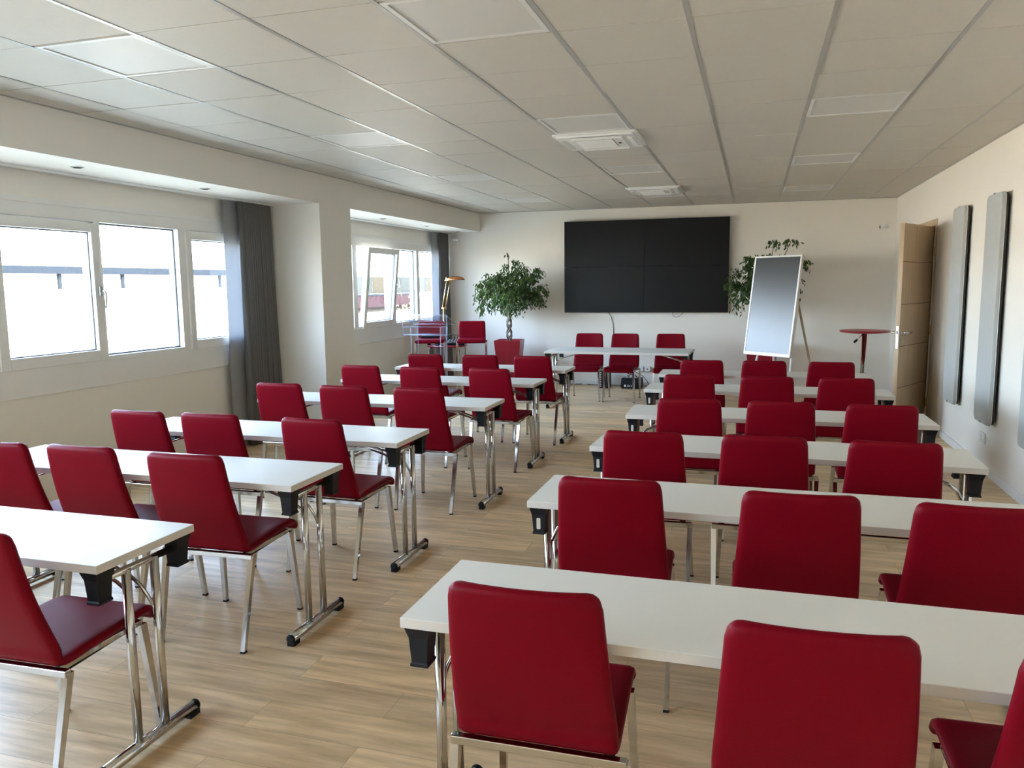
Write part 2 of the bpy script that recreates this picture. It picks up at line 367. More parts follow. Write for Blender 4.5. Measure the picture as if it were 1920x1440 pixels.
# ------------------------------------------------------------------ curtains
def curtain(y0, y1, hy, n, label, seed):
    r = random.Random(seed)
    root = thing('curtain', label, 'curtain', (0, 0, 0), 0, 'grey curtains beside the windows')
    b = new(); N = n*6; cols = []
    for i in range(N+1):
        t = i/N; a = math.sin(t*n*2*PI); amp = .030*(.75+.4*r.random()); a = math.copysign(abs(a)**.6, a)
        col = []
        for k in range(9):
            z = .012+(ZB-.03)*k/8; s = 1-k/8
            y = y0+(y1-y0)*t+(t-.15)*.06*s
            col.append(b.verts.new((-4.825+a*amp*(.7+.8*s)+.01*s*math.sin(t*9+k*.4), y, z)))
        cols.append(col)
    for i in range(N):
        for k in range(8): b.faces.new((cols[i][k], cols[i+1][k], cols[i+1][k+1], cols[i][k+1])).smooth = True
    o = obj('pleated_cloth', b, 'curtain', root); mo = o.modifiers.new('thick', 'SOLIDIFY'); mo.thickness = .002
    b = new(); cols = []
    for i in range(13):
        t = i/12; col = []
        for k in range(9):
            z = .012+(ZB-.03)*k/8; s = 1-k/8
            col.append(b.verts.new((-4.865+.012*math.sin(t*5)+.018*t, hy+(y0+.03-hy)*t-.02*s*(1-t), z)))
        cols.append(col)
    for i in range(12):
        for k in range(8): b.faces.new((cols[i][k], cols[i+1][k], cols[i+1][k+1], cols[i][k+1])).smooth = True
    o = obj('flat_hem', b, 'hem_lit', root); mo = o.modifiers.new('thick', 'SOLIDIFY'); mo.thickness = .002
    return root
curtain(6.66, 7.19, 6.47, 17, 'grey pleated floor-length curtain drawn back against the pillar', 1)
curtain(11.78, 12.13, 11.55, 12, 'grey pleated floor-length curtain in the corner behind the brass lamp', 2)

# ------------------------------------------------------------------ recessed downlights in the beam
ord_ = {4.47: 'over the long window, the one farther from the pillar', 5.81: 'over the long window, the one nearer the pillar', 9.2: 'over the far window, nearest the pillar',
        10.6: 'over the far window, middle of three', 11.85: 'over the far window, nearest the back wall'}
for y, lab in ord_.items():
    t = thing('recessed_spotlight', 'small recessed spotlight in the beam '+lab, 'spotlight', (-4.53, y, ZB), 0, 'recessed spotlights in the beam')
    b = new(); lathe(b, [(.042, -.003), (.045, 0), (.045, .0), (.03, .0), (.028, -.006), (.034, -.006)], 24); obj('trim_ring', b, 'chrome_dull', t)
    b = new(); lathe(b, [(.0005, -.001), (.027, -.0012), (.027, -.0065), (.018, -.008), (.0005, -.008)], 20); obj('bulb', b, 'black', t)

# ------------------------------------------------------------------ ceiling light panels and air conditioners
led_lab = {-1: 'nearest the camera', 3: 'second from the camera', 7: 'third from the camera', 11: 'nearest the black wall screen'}
led_col = {-3: 'over the window-side desks', 0: 'in line with the air conditioners', 3: 'over the door-side desks'}
for i, j in sorted(leds):
    if j < -1: 
        b = new(); box(b, X0+P*i+.012, X0+P*(i+1)-.012, Y0+PY*j, Y0+PY*(j+1), H+.004, H+.012); o = obj('ceiling_tile', b, 'led'); o['kind'] = 'structure'; continue
    cx, cy = X0+P*(i+.5), Y0+PY*(j+.5)
    t = thing('light_panel', 'square white ceiling light panel %s, %s' % (led_col[i], led_lab[j]), 'ceiling light', (cx, cy, H), 0, 'square light panels set in the ceiling')
    b = new(); w_, s_ = .286, .262
    for q in ((-w_, w_, -w_, -s_), (-w_, w_, s_, w_), (-w_, -s_, -s_, s_), (s_, w_, -s_, s_)): box(b, *q, -.001, .012)
    obj('frame', b, 'led_frame', t)
    b = new(); box(b, -s_+.002, s_-.002, -s_+.002, s_-.002, .004, .012); obj('diffuser', b, 'led', t)
for j, lab in ((4, 'white square ceiling air conditioner with slatted grille, the nearer of two'), (10, 'white square ceiling air conditioner, the one closer to the wall screen')):
    t = thing('ceiling_air_conditioner', lab, 'air conditioner', (X0+P/2, Y0+PY*(j+.54), H), 0, 'cassette air conditioners in the ceiling')
    b = new(); n_ = .325
    prism(b, rounded(-n_, n_, -n_, n_, .02, 4), -.012, .02); prism(b, rounded(-.30, .30, -.30, .30, .02, 4), -.026, -.012)
    obj('housing', b, 'white', t)
    b = new()
    for q in ((-.20, -.175, -.20, .20), (.125, .20, -.20, .20), (-.175, .125, -.20, -.175), (-.175, .125, .175, .20)): box(b, *q, -.034, -.024, .002)
    obj('grille_frame', b, 'white', t)
    b = new(); box(b, -.18, .13, -.18, .18, -.028, -.0255); obj('filter', b, 'ac_gap_shade', t)  # grey plate added behind the slats, shade of the gaps put into its colour
    b = new()
    for k in range(13): 
        y = -.17+k*.0262; box(b, -.17, .12, y, y+.013, -.040, -.033, .002)
    obj('grille', b, 'white', t)
    for s in range(4):
        b = new(); T = Matrix.Rotation(s*PI/2, 4, 'Z') @ Matrix.Translation((0, -.255, -.028)) @ Matrix.Rotation(.25, 4, 'X')
        box(b, -.19, .19, -.026, .026, -.003, .003, .001, T=T); obj('air_flap', b, 'trim', t)
    b = new(); box(b, .145, .165, -.02, .02, -.037, -.033); obj('sensor', b, 'black', t)

# ------------------------------------------------------------------ chairs
def shell(profile, widths, T=.032, nu=14, round_a=.035, round_b=.02, bow=0.0, jsplit=None):
    """padded sheet following a side profile [(y,z)]; returns bmesh for rows up to jsplit and one for the rest"""
    n = len(profile); pts = [Vector((0, y, z)) for y, z in profile]
    arc = [0]
    for i in range(1, n): arc.append(arc[-1]+(pts[i]-pts[i-1]).length)
    L = arc[-1]; us = []
    for k in range(nu+1):
        a = -1+2*k/nu; us.append(math.copysign(abs(math.sin(a*PI/2))**.9, a))
    def build(rows):
        bm = new(); F = {}; 
        for i in rows:
            tg = (pts[min(i+1, n-1)]-pts[max(i-1, 0)]).normalized(); nn = Vector((0, -tg.z, tg.y))
            w0 = widths(arc[i]/L)
            def ins(d, r): return r-math.sqrt(max(0, r*r-(r-d)**2)) if d < r else 0
            w1 = w0-ins(arc[i], round_a)-ins(L-arc[i], round_b)
            e = min(arc[i], L-arc[i]); te = math.sqrt(max(0, 1-(1-min(1, e/.016))**2))
            for s in (1, -1):
                for k, u in enumerate(us):
                    edge = (1-abs(u))*w0; tt = T/2*te*math.sqrt(max(0, 1-(1-min(1, edge/.016))**2))
                    q = pts[i]+Vector((w1*u, 0, 0))+nn*s*tt+nn*(bow*(1-u*u)*max(0, 1-arc[i]/(L*.5)))
                    F[(i, s, k)] = bm.verts.new(q)
        rows = list(rows)
        for a, c in zip(rows, rows[1:]):
            for s in (1, -1):
                for k in range(nu): bm.faces.new((F[(a, s, k)], F[(a, s, k+1)], F[(c, s, k+1)], F[(c, s, k)])).smooth = True
        bmesh.ops.remove_doubles(bm, verts=bm.verts[:], dist=1e-5)
        return bm
    return build(range(0, jsplit+1)), build(range(jsplit, n))
def prof_chair():
    p = []
    N = 16
    p += [(-.2755+.0*k, .895-d) for k, d in enumerate((0, .004, .010, .018))]
    for k in range(1, N+1):
        t = k/N; z = .877-(.877-.482)*t; y = -.275+.110*t-.012*math.sin(t*PI)
        p.append((y, z))
    p += [(-.1645, .468), (-.161, .455), (-.152, .4445), (-.138, .440), (-.115, .4385), (-.095, .439)]
    split = len(p)-3
    for k in range(1, 9): t = k/8; p.append((-.095+.315*t, .439+.013*math.sin(t*PI/2)))
    p += [(.238, .450), (.254, .444), (.267, .434), (.274, .421), (.277, .410), (.278, .402)]
    return p, split
def make_chair():
    t = thing('meeting_chair', 'red chair', 'chair', (0, 0, 0))
    pr, sp = prof_chair()
    def wf(s): return .188+.024*min(1, s/.42) if s < .5 else .212-.012*(s-.5)/.5
    bb, sb = shell(pr, wf, jsplit=sp, bow=-.018)
    obj('backrest', bb, 'red', t); obj('seat', sb, 'red', t)
    b = new()
    box(b, -.232, .232, -.172, -.148, .400, .424, .003)
    for s in (-1, 1):
        bar(b, (s*.188, -.15, .401), (s*.180, .20, .408), .018, .018, .018, .018)
        box(b, s*.18-.009, s*.18+.009, -.15, .21, .404, .424, .002)
    box(b, -.19, .19, .195, .213, .404, .424, .002)
    obj('seat_frame', b, 'chrome', t)
    for s in (-1, 1):
        b = new(); bar(b, (s*.213, -.240, .008), (s*.222, -.152, .412), .020, .024, .020, .026); l = obj('leg', b, 'chrome', t)
        b = new(); bar(b, (s*.213, -.241, 0), (s*.213, -.240, .010), .021); obj('glide', b, 'black', l)
        b = new(); bar(b, (s*.213, .240, .008), (s*.192, .204, .412), .020, .024, .020, .030); l = obj('leg', b, 'chrome', t)
        b = new(); bar(b, (s*.213, .241, 0), (s*.213, .240, .010), .021); obj('glide', b, 'black', l)
    return t
first_chair = make_chair(); used = []
def place_chair(x, ytop, yaw, label, group):
    yw = math.radians(yaw)
    # measured point is the top edge of the backrest, .275 behind the chair's middle
    px, py = x-math.sin(yw)*.275, ytop+math.cos(yw)*.275
    if not used:
        used.append(1); o = first_chair; o.location = (px, py, 0); o.rotation_euler = (0, 0, yw); o['label'] = label; o['group'] = group; return o
    return dup(first_chair, (px, py, 0), yw, label, group)
ordn = {1: 'first', 2: 'second', 3: 'third', 4: 'fourth', 5: 'fifth', 6: 'sixth'}
# rows are counted from the wall screen: row 6 is the one nearest the camera
right_chairs = {6: [(-.501, 1.692, 1), (.149, 1.646, 1.5), (.693, 1.64, 2)], 5: [(-.487, 2.769, 1.2), (.168, 2.73, 2.5), (.700, 2.715, 0)],
    4: [(-.491, 3.712, 1), (.063, 3.735, .4), (.614, 3.732, -1)], 3: [(-.362, 4.842, 1.5), (.169, 4.842, .2), (.717, 4.843, .8)],
    2: [(-.462, 6.12, 3), (.110, 6.12, 1), (.662, 6.13, 1)], 1: [(-.440, 7.31, 1.5), (.103, 7.33, 1.5), (.664, 7.33, 2)]}
left_chairs = {6: [(-2.235, 1.67, 2)], 5: [(-3.39, 2.74, 1), (-2.911, 2.764, 1), (-2.319, 2.735, 2)], 4: [(-3.415, 3.66, -.5), (-2.925, 3.671, 1), (-2.262, 3.655, -2)],
    3: [(-3.335, 4.97, .5), (-2.786, 4.942, 1.5), (-2.204, 4.938, -.5)], 2: [(-3.351, 6.26, -1), (-2.765, 6.235, -1), (-2.128, 6.242, -4)],
    1: [(-3.228, 7.43, .3), (-2.630, 7.43, .5), (-2.078, 7.42, -1)]}
for row in range(6, 0, -1):
    for k, (x, y, a) in enumerate(right_chairs[row]):
        place_chair(x, y, a, 'red chair at the %s of the %s door-side desk from the wall screen' % (('aisle end', 'middle', 'wall end')[k], ordn[row]), 'red chairs at the door-side desks')
    lc = left_chairs[row]
    for k, (x, y, a) in enumerate(lc):
        k2 = k+3-len(lc)
        place_chair(x, y, a, 'red chair at the %s of the %s window-side desk from the wall screen' % (('window end', 'middle', 'aisle end')[k2], ordn[row]), 'red chairs at the window-side desks')
for x, y, a, lab in ((-2.20, 10.66, 183, 'red chair facing the room behind the speakers table, nearest the potted tree'), (-1.71, 10.66, 179, 'red chair facing the room behind the speakers table, middle of three'),
                     (-1.07, 10.70, 183, 'red chair facing the room behind the speakers table, nearest the tilted touch display')):
    dup(first_chair, (x, y, 0), math.radians(a), lab, 'red chairs behind the speakers table')

# ------------------------------------------------------------------ folding desks
def make_desk(L=1.86, D=.45):
    t = thing('folding_desk', 'desk', 'desk', (0, 0, 0))
    b = new(); vs = box(b, -L/2, L/2, -D/2, D/2, .712, .740, .0015, 1)
    for f in b.faces: f.material_index = 1 if abs(f.normal.z) < .5 else 0
    b.normal_update()
    for f in b.faces: f.material_index = 1 if abs(f.normal.z) < .5 else 0
    obj('table_top', b, ['top', 'edge'], t)
    for s in (-1, 1):
        xc = s*(L/2-.043)
        for sy in (-1, 1):
            b = new(); yc = sy*(D/2-.046)
            ring = []
            for z, hw, hd in ((.712, .034, .040), (.705, .034, .038), (.680, .027, .030), (.612, .022, .026), (.607, .025, .029), (.600, .025, .029)):
                ring.append([b.verts.new((xc+a*hw, yc+c*hd, z)) for a, c in ((-1, -1), (1, -1), (1, 1), (-1, 1))])
            for r0, r1 in zip(ring, ring[1:]):
                for q in range(4): b.faces.new((r0[q], r0[(q+1) % 4], r1[(q+1) % 4], r1[q]))
            b.faces.new(ring[0]); b.faces.new(ring[-1][::-1])
            obj('bracket', b, 'black', t)
            b = new(); tube(b, [(xc, sy*.064, .030), (xc, sy*.064, .672)], .0155, 14); obj('leg', b, 'chrome', t)
        b = new(); tube(b, [(xc, -D/2+.068, .668), (xc, D/2-.068, .668)], .0125, 14); obj('top_rail', b, 'chrome', t)
        b = new(); tube(b, [(xc, -D/2+.006, .034), (xc, D/2-.006, .034)], .0205, 18); fr = obj('foot_rail', b, 'chrome', t)
        for sy in (-1, 1):
            b = new(); tube(b, [(xc, sy*(D/2-.008), .034), (xc, sy*(D/2-.001), .034), (xc, sy*(D/2+.003), .034)], [.0212, .0212, .016], 18)
            y0, y1 = sorted((sy*(D/2-.052), sy*(D/2+.001))); box(b, xc-.018, xc+.018, y0, y1, 0, .022, .003); obj('foot_cap', b, 'black', fr)
        b = new()
        for yy in (-.03, .03):
            tube(b, [(xc-s*.40, yy, .705), (xc-s*.14, yy, .630), (xc-s*.075, yy, .603), (xc-s*.035, yy, .575), (xc-s*.012, yy*1.5, .52), (xc-s*.004, yy*1.9, .48)], .0065, 10)
        box(b, xc-s*.40-.03, xc-s*.40+.03, -.05, .05, .700, .712, .002)
        obj('folding_brace', b, 'chrome', t)
    return t
first_desk = make_desk()
def desk(x0, x1, y0, y1, label, group, first=[]):
    """from the near edge: left end (x0,y0) to right end (x1,y1)"""
    a = math.atan2(y1-y0, x1-x0); cx, cy = (x0+x1)/2-math.sin(a)*.225, (y0+y1)/2+math.cos(a)*.225
    if not first:
        first.append(1); o = first_desk; o.location = (cx, cy, 0); o.rotation_euler = (0, 0, a); o['label'] = label; o['group'] = group; return o
    return dup(first_desk, (cx, cy, 0), a, label, group)
R = {6: (-.862, 1.0, 1.775, 1.775), 5: (-.846, 1.014, 2.925, 2.915), 4: (-.816, 1.043, 4.03, 3.97), 3: (-.785, 1.07, 5.075, 5.10), 2: (-.835, 1.02, 6.35, 6.32), 1: (-.845, 1.01, 7.42, 7.44)}
Lr = {6: (-1.94, 1.865), 5: (-1.897, 2.885), 4: (-1.850, 3.845), 3: (-1.785, 5.14), 2: (-1.79, 6.43), 1: (-1.767, 7.535)}
lastnote = {6: ', nearest the camera', 1: ', nearest the speakers table'}
for row in range(6, 0, -1):
    x0, x1, y0, y1 = R[row]
    d = desk(x0, x1, y0, y1, 'white folding desk in the %s door-side row from the wall screen%s' % (ordn[row], lastnote.get(row, '')), 'folding desks by the door side')
    if row in (2, 3, 4, 5):
        for br in kids(d):
            if br.name.startswith('bracket') and sum(v.co.x for v in br.data.vertices) < 0 and sum(v.co.y for v in br.data.vertices) < 0:
                b = new(); prism(b, rounded(-.895, -.879, .622, .668, .004, 3), -.2085, -.2035, 'Y'); o = obj('rating_plate', b, 'cream', br); o['label'] = 'small cream rating plate'
    x1, y = Lr[row]
    desk(x1-1.86, x1, y, y, 'white folding desk in the %s window-side row from the wall screen%s' % (ordn[row], lastnote.get(row, '')), 'folding desks by the windows')
sp = make_desk(1.82, .76)
tag(sp, 'white speakers table facing the desks under the black wall screen', 'table'); sp.location = (-1.64, 10.05, 0); sp.rotation_euler = (0, 0, math.radians(-1.5)); sp.name = 'speakers_table'

# ------------------------------------------------------------------ wall screen (four panels)
t = thing('video_wall', 'huge black video wall of four panels on the back wall', 'screen', (-1.607, YB, 1.845))
hw, hh = 1.24, .70
for sx in (-1, 1):
    for sz in (-1, 1):
        b = new(); x0, x1 = sorted((sx*.001, sx*hw)); z0, z1 = sorted((sz*.001, sz*hh))
        box(b, x0, x1, -.105, -.035, z0, z1, .0015, 1); obj('display_panel', b, 'screen', t)
b = new(); box(b, -hw+.12, hw-.12, -.035, 0, -hh+.12, hh-.12); obj('wall_mount', b, 'black', t)
b = new(); tube(b, [(-2.16, YB-.06, 1.16), (-2.12, YB-.012, 1.07), (-2.09, YB-.008, .95), (-2.083, YB-.008, .80), (-2.08, YB-.008, .62), (-2.05, YB-.008, .45), (-1.94, YB-.01, .33), (-1.865, YB-.06, .262)], .0045, 6)
tag(obj('power_cable', b, 'black'), 'thin black cable hanging from the video wall towards the floor amplifier', 'cable')
b = new(); tube(b, [(-1.18, YB-.05, 1.16), (-1.175, YB-.02, 1.10), (-1.13, YB-.015, 1.068), (-1.08, YB-.015, 1.085), (-1.03, YB-.02, 1.13), (-1.01, YB-.05, 1.16)], .003, 6)
tag(obj('cable_loop', b, 'black'), 'thin loop of cable drooping under the video wall', 'cable')

# ------------------------------------------------------------------ things by the back wall
for x, lab in ((-1.655, 'white double wall socket behind the speakers table, nearer the amplifier'), (-1.55, 'white wall socket behind the speakers table, nearer the touch display')):
    t = thing('wall_socket', lab, 'wall socket', (x, YB, .27), 0, 'white sockets on the back wall')
    b = new(); box(b, -.045, .045, -.035, 0, -.042, .042, .004); obj('box', b, 'white', t)
    b = new()
    if x < -1.6: box(b, .022, .030, -.038, -.034, -.03, .03)
    else: lathe(b, [(.001, 0), (.009, 0), (.009, .003), (.001, .003)], 12); [setattr(v, 'co', Vector((v.co.x, -.035-v.co.z, v.co.y))) for v in b.verts]
    obj('insert', b, 'black' if x > -1.6 else 'trim', t)
t = thing('wall_socket', 'white wall socket under the gap between two grey wall boards', 'wall socket', (XR, 7.31, .285))
b = new(); box(b, -.014, 0, -.075, .075, -.045, .045, .004); obj('plate', b, 'white', t)
b = new(); box(b, -.017, -.013, -.062, -.012, -.03, .03, .002); box(b, -.017, -.013, .012, .062, -.03, .03, .002); obj('insert', b, 'trim', t)
# security camera
t = thing('security_camera', 'small white security camera high in the back wall corner above the door', 'camera', (1.68, YB, 2.335))
b = new(); tube(b, [(.06, 0, .01), (.06, -.05, .012), (.045, -.07, .005)], .012, 10); obj('bracket', b, 'white', t)
b = new(); tube(b, [(.07, -.075, .006), (-.03, -.085, -.006)], .026, 16); obj('housing', b, 'white', t)
b = new(); tube(b, [(-.030, -.085, -.006), (-.036, -.0857, -.0067)], .020, 16); obj('lens', b, 'black', t)
# curved arm beside the corner curtain
b = new(); tube(b, [(-4.70, YB, 2.36), (-4.70, YB-.10, 2.345), (-4.69, YB-.16, 2.325), (-4.64, YB-.19, 2.31), (-4.56, YB-.20, 2.305)], [.03, .03, .028, .022, .018], 12)
tag(obj('wall_bracket', b, 'white'), 'white curved bracket on the back wall beside the corner curtain', 'bracket')

# tower speaker and amplifier on the floor, trailing cables
t = thing('tower_speaker', 'slim black upright speaker on the floor by the back wall', 'speaker', (-2.16, 11.88, 0))
b = new(); box(b, -.085, .075, -.11, .11, 0, .265, .006); obj('cabinet', b, 'black', t)
b = new()
for k in range(9): box(b, -.078, -.040, -.114, -.109, .018+k*.027, .034+k*.027, .001)
obj('grille', b, 'alu', t)
t = thing('amplifier', 'black portable amplifier with a handle and white lettering on the floor', 'amplifier', (-1.745, 11.88, 0), math.radians(-4))
b = new(); prism(b, [(-.145, .012), (-.155, .03), (-.145, .155), (-.135, .165), (.135, .165), (.145, .155), (.155, .03), (.145, .012)], -.10, .10, 'Y'); obj('case', b, 'black', t)
b = new(); box(b, -.12, .12, -.104, -.099, .022, .072, .002); obj('front_panel', b, 'screen', t)
b = new(); box(b, -.11, .10, -.06, .02, .163, .170, .002)
for k in range(5): lathe(b, [(.009, 0), (.008, .014), (.001, .014)], 10, (-.08+k*.035, -.02, .168))
obj('knob_panel', b, 'chrome_dull', t)
b = new(); tube(b, [(-.10, 0, .16), (-.07, 0, .195), (-.02, 0, .205), (.04, 0, .20), (.09, 0, .16)], .006, 8); obj('handle', b, 'black', t)
for k in range(2):
    b = new(); x = (-.13, .13)[k]; box(b, x-.012, x+.012, -.09, .09, 0, .013, .002); obj('foot', b, 'black', t)
b = new(); box(b, -.10, -.072, -.107, -.103, .030, .064); obj('emblem', b, 'white', t)
cu = bpy.data.curves.new('lettering', 'FONT'); cu.body = 'Sti.l'; cu.size = .052; cu.extrude = .001; cu.shear = .35; cu.materials.append(M['white'])
lt = bpy.data.objects.new('lettering', cu); C.objects.link(lt); _me = bpy.data.meshes.new_from_object(lt); bpy.data.objects.remove(lt); lt = bpy.data.objects.new('lettering', _me); C.objects.link(lt); lt.parent = t; lt.location = (-.062, -.105, .030); lt.rotation_euler = (PI/2, 0, 0)
b = new(); tube(b, [(-1.865, YB-.06, .262), (-1.85, YB-.04, .22), (-1.835, YB-.06, .20)], .022, 10)
tag(obj('plug_adapter', b, 'black'), 'black plug adapter hanging above the amplifier on its cable', 'plug')
b = new(); pts = []
for k in range(40):
    x = -3.2+k*.042; pts.append((x, YB-.04-.02*math.sin(k*.7)-.015*math.sin(k*.31), .006))
tube(b, pts, .005, 6)
tag(obj('floor_cable', b, 'black'), 'black cable running on the floor along the back wall', 'cable')
b = new(); tube(b, [(-1.80, 11.85, .17), (-1.76, 11.87, .24), (-1.70, 11.9, .25), (-1.60, 11.95, .19), (-1.53, 12.0, .10), (-1.50, 12.0, .03), (-1.46, 11.97, .012), (-1.40, 12.0, .012)], .005, 6)
box(b, -1.53, -1.33, 11.93, 11.99, 0, .035, .006)
tag(obj('power_strip', b, 'black'), 'black power strip with a looping cable beside the amplifier', 'power strip')
b = new()
for k in range(2):
    tube(b, [(1.70+.06*math.cos(a), 11.1+k*.02+.10*math.sin(a), .012+.012*k+.03*max(0, math.sin(a*2+k))) for a in [i*2*PI/20 for i in range(19)]], .006, 6)
tag(obj('cable_coil', b, 'black'), 'small black cable coil on the floor behind the open door', 'cable')

# ------------------------------------------------------------------ braided fig trees in red planters
def fig(loc, rz, label, plabel, seed, blobs, top_h, nleaf, trunk_top=1.08):
    rr = random.Random(seed)
    p = thing('planter', plabel, 'planter', loc, rz, 'tall red planters')
    b = new(); Rg = []
    for z, w_ in ((0, .135), (.01, .14), (.735, .205), (.74, .203), (.74, .185), (.69, .18)):
        Rg.append([b.verts.new((a*w_, c*w_, z)) for a, c in ((-1, -1), (0, -1), (1, -1), (1, 1), (-1, 1))])
    for r0, r1 in zip(Rg, Rg[1:]):
        for q in range(5): b.faces.new((r0[q], r0[(q+1) % 5], r1[(q+1) % 5], r1[q]))
    b.faces.new(Rg[0][::-1]); obj('pot', b, 'red_pot', p)
    b = new(); prism(b, [(-.003, .02), (.003, .02), (.003, .73), (-.003, .73)], -.0, .002, 'Y')
    for v in b.verts: v.co.y += -.1385-.065*(v.co.z/.735)-.0015
    obj('seam', b, 'red_gloss', p)
    b = new(); box(b, -.178, .178, -.178, .178, .66, .69, .004); obj('soil', b, 'soil', p)
    t = thing('weeping_fig', label, 'plant', (loc[0], loc[1], .69), 0, 'braided weeping figs')
    z0 = .69; b = new()
    for k in range(4):
        ph = k*2*PI/4; pts = []
        for i in range(25):
            u = i/24; a = ph+u*2*PI*1.15*(1 if k % 2 else -1); r = .040*(1-.25*u)
            pts.append((r*math.cos(a), r*math.sin(a), u*(trunk_top-z0)+.0125))
        tube(b, pts, .012, 8)
    zt = trunk_top-z0
    tube(b, [(0, 0, zt-.04), (.005, 0, zt+.10), (-.01, .0, zt+.35)], [.035, .022, .01], 10)
    obj('braided_trunk', b, 'bark', t)
    bt = new(); bl = new(); leaves = 0
    def leaf(p, d, s):
        d = d.normalized(); side = d.cross(Vector((rr.uniform(-1, 1), rr.uniform(-1, 1), rr.uniform(-.3, 1)))).normalized(); nn = side.cross(d)
        L, W = s, s*.22
        q = [p, p+d*L*.35+side*W, p+d*L*.7+side*W*.8, p+d*L-nn*L*.12, p+d*L*.7-side*W*.8, p+d*L*.35-side*W]
        mid = [p+d*L*.35-nn*W*.35, p+d*L*.7-nn*W*.45]
        vs = [bl.verts.new(v) for v in q]; ms = [bl.verts.new(v) for v in mid]
        for f in ((0, 1, 6), (1, 2, 7, 6), (2, 3, 7), (3, 4, 7), (4, 5, 6, 7), (5, 0, 6)):
            A = vs+ms; bl.faces.new([A[i] for i in f])
    tot = sum(x[4] for x in blobs)
    for (cx, cy, cz, rad, wgt, asp) in blobs:
        n_ = int(nleaf*wgt/tot); ntw = max(1, n_//9)
        for _ in range(ntw):
            while True:
                v = Vector((rr.uniform(-1, 1), rr.uniform(-1, 1), rr.uniform(-1, 1)))
                if v.length < 1: break
            v = v.normalized()*(v.length**.6)
            st = Vector((cx+v.x*rad*.55, cy+v.y*rad*.55, cz+v.z*rad*asp*.55)); en = Vector((cx+v.x*rad*1.05, cy+v.y*rad*1.05, cz+v.z*rad*asp*1.05-.05))
            md = (st+en)/2+Vector((0, 0, .035))
            tube(bt, [st, md, en], [.003, .002, .001], 4, caps=False)
            for k in range(9):
                u = (k+rr.random())/9; pt = st.lerp(md, u*2) if u < .5 else md.lerp(en, u*2-1)
                dr = (en-st).normalized()*.35+Vector((rr.uniform(-.6, .6), rr.uniform(-.6, .6), rr.uniform(-1.5, -.15)))
                leaf(pt+Vector((rr.uniform(-.03, .03), rr.uniform(-.03, .03), rr.uniform(-.02, .02))), dr, rr.uniform(.038, .062))
        # limb that carries the clump
        tube(bt, [(0, 0, zt), (cx*.35, cy*.35, zt+(cz-zt)*.5), (cx, cy, cz)], [.013, .009, .004], 6)
    obj('foliage', bl, 'leaf', t); obj('twigs', bt, 'twig', t)
# clumps: offset from the trunk (x, y), height above the soil rim, radius, weight, vertical stretch
c0 = .69
blobs1 = [(0, 0, 1.50-c0, .46, 9, .78), (.27, 0, 1.53-c0, .34, 4, .85), (-.30, 0, 1.50-c0, .27, 3, .85), (-.50, 0, 1.60-c0, .12, .35, .6), (.10, 0, 1.83-c0, .24, 1.6, .75),
          (.36, -.05, 1.74-c0, .25, 1.4, .75), (.50, .05, 1.42-c0, .16, .7, 1.0), (-.40, .05, 1.28-c0, .18, .8, .8), (.10, -.25, 1.38-c0, .3, 3, .8), (.0, 0, 2.05-c0, .09, .10, 1.3), (-.10, .2, 1.45-c0, .3, 2, .8), (-.25, 0, 1.74-c0, .16, .5, .6)]
fig((-3.62, 11.62, 0), .12, 'braided weeping fig with full round crown between bar stool and video wall', 'tall tapered red planter holding the tree beside the bar stool', 11, blobs1, 2.2, 4600)
blobs2 = [(0, 0, 1.62-c0, .30, 4, .9), (-.26, -.02, 1.62-c0, .26, 3, 1.0), (-.30, 0, 1.38-c0, .2, 1.2, 1.1), (.12, 0, 1.86-c0, .24, 2.2, .6), (-.12, 0, 1.88-c0, .22, 1.6, .7), (.45, 0, 1.82-c0, .2, .7, .6), (.28, .05, 1.6-c0, .26, 1.4, 1.0), (.36, 0, 1.32-c0, .18, .5, 1.0),
          (.12, 0, 2.13-c0, .10, .3, 1.0), (.34, 0, 2.15-c0, .14, .35, .35), (0, -.2, 1.45-c0, .28, 2, .9), (-.42, 0, 1.56-c0, .14, .5, .8)]
fig((.13, 11.65, 0), -.1, 'weeping fig mostly hidden behind the tilted touch display', 'tall red planter behind the tilted touch display', 23, blobs2, 2.2, 2900)

# ------------------------------------------------------------------ touch display on its A-frame stand
phi = -.713; tilt = .138
t = thing('touch_display', 'tall white-framed touch display leaning back on an angled stand', 'display', (.212, 10.226, 0), phi)
Tm = Matrix.Translation((0, 0, 1.298)) @ Matrix.Rotation(-tilt, 4, 'X')
W_, H_ = .355, .62
b = new(); 
for q in ((-W_, -W_+.022, -H_, H_), (W_-.022, W_, -H_, H_), (-W_+.022, W_-.022, H_-.022, H_), (-W_+.022, W_-.022, -H_, -H_+.040)): box(b, q[0], q[1], 0, .04, q[2], q[3], .003, T=Tm)
box(b, -W_+.005, W_-.005, .02, .045, -H_+.005, H_-.005, T=Tm); fr = obj('display_frame', b, 'white', t)
b = new(); box(b, -W_+.022, W_-.022, .004, .019, -H_+.040, H_-.022, T=Tm); obj('glass_screen', b, 'touch', t)
b = new(); tube(b, [Tm @ Vector((-.06, .0, -H_+.02)), Tm @ Vector((-.06, -.003, -H_+.02))], .004, 10); tube(b, [Tm @ Vector((.05, .0, -H_+.018)), Tm @ Vector((.05, -.003, -H_+.018))], .004, 10); obj('sensor', b, 'black', fr)
for pts, m_ in (([(-.20, .03, .75), (-.30, -.10, .0)], 'white'), ([(.30, .03, .72), (.33, -.10, 0)], 'white'), ([(.28, .13, 1.35), (.30, .58, 0)], 'wood'), ([(-.20, .13, 1.35), (-.28, .58, 0)], 'wood')):
    b = new(); tube(b, [Vector(p) for p in pts], .014, 10); obj('leg', b, m_, t)
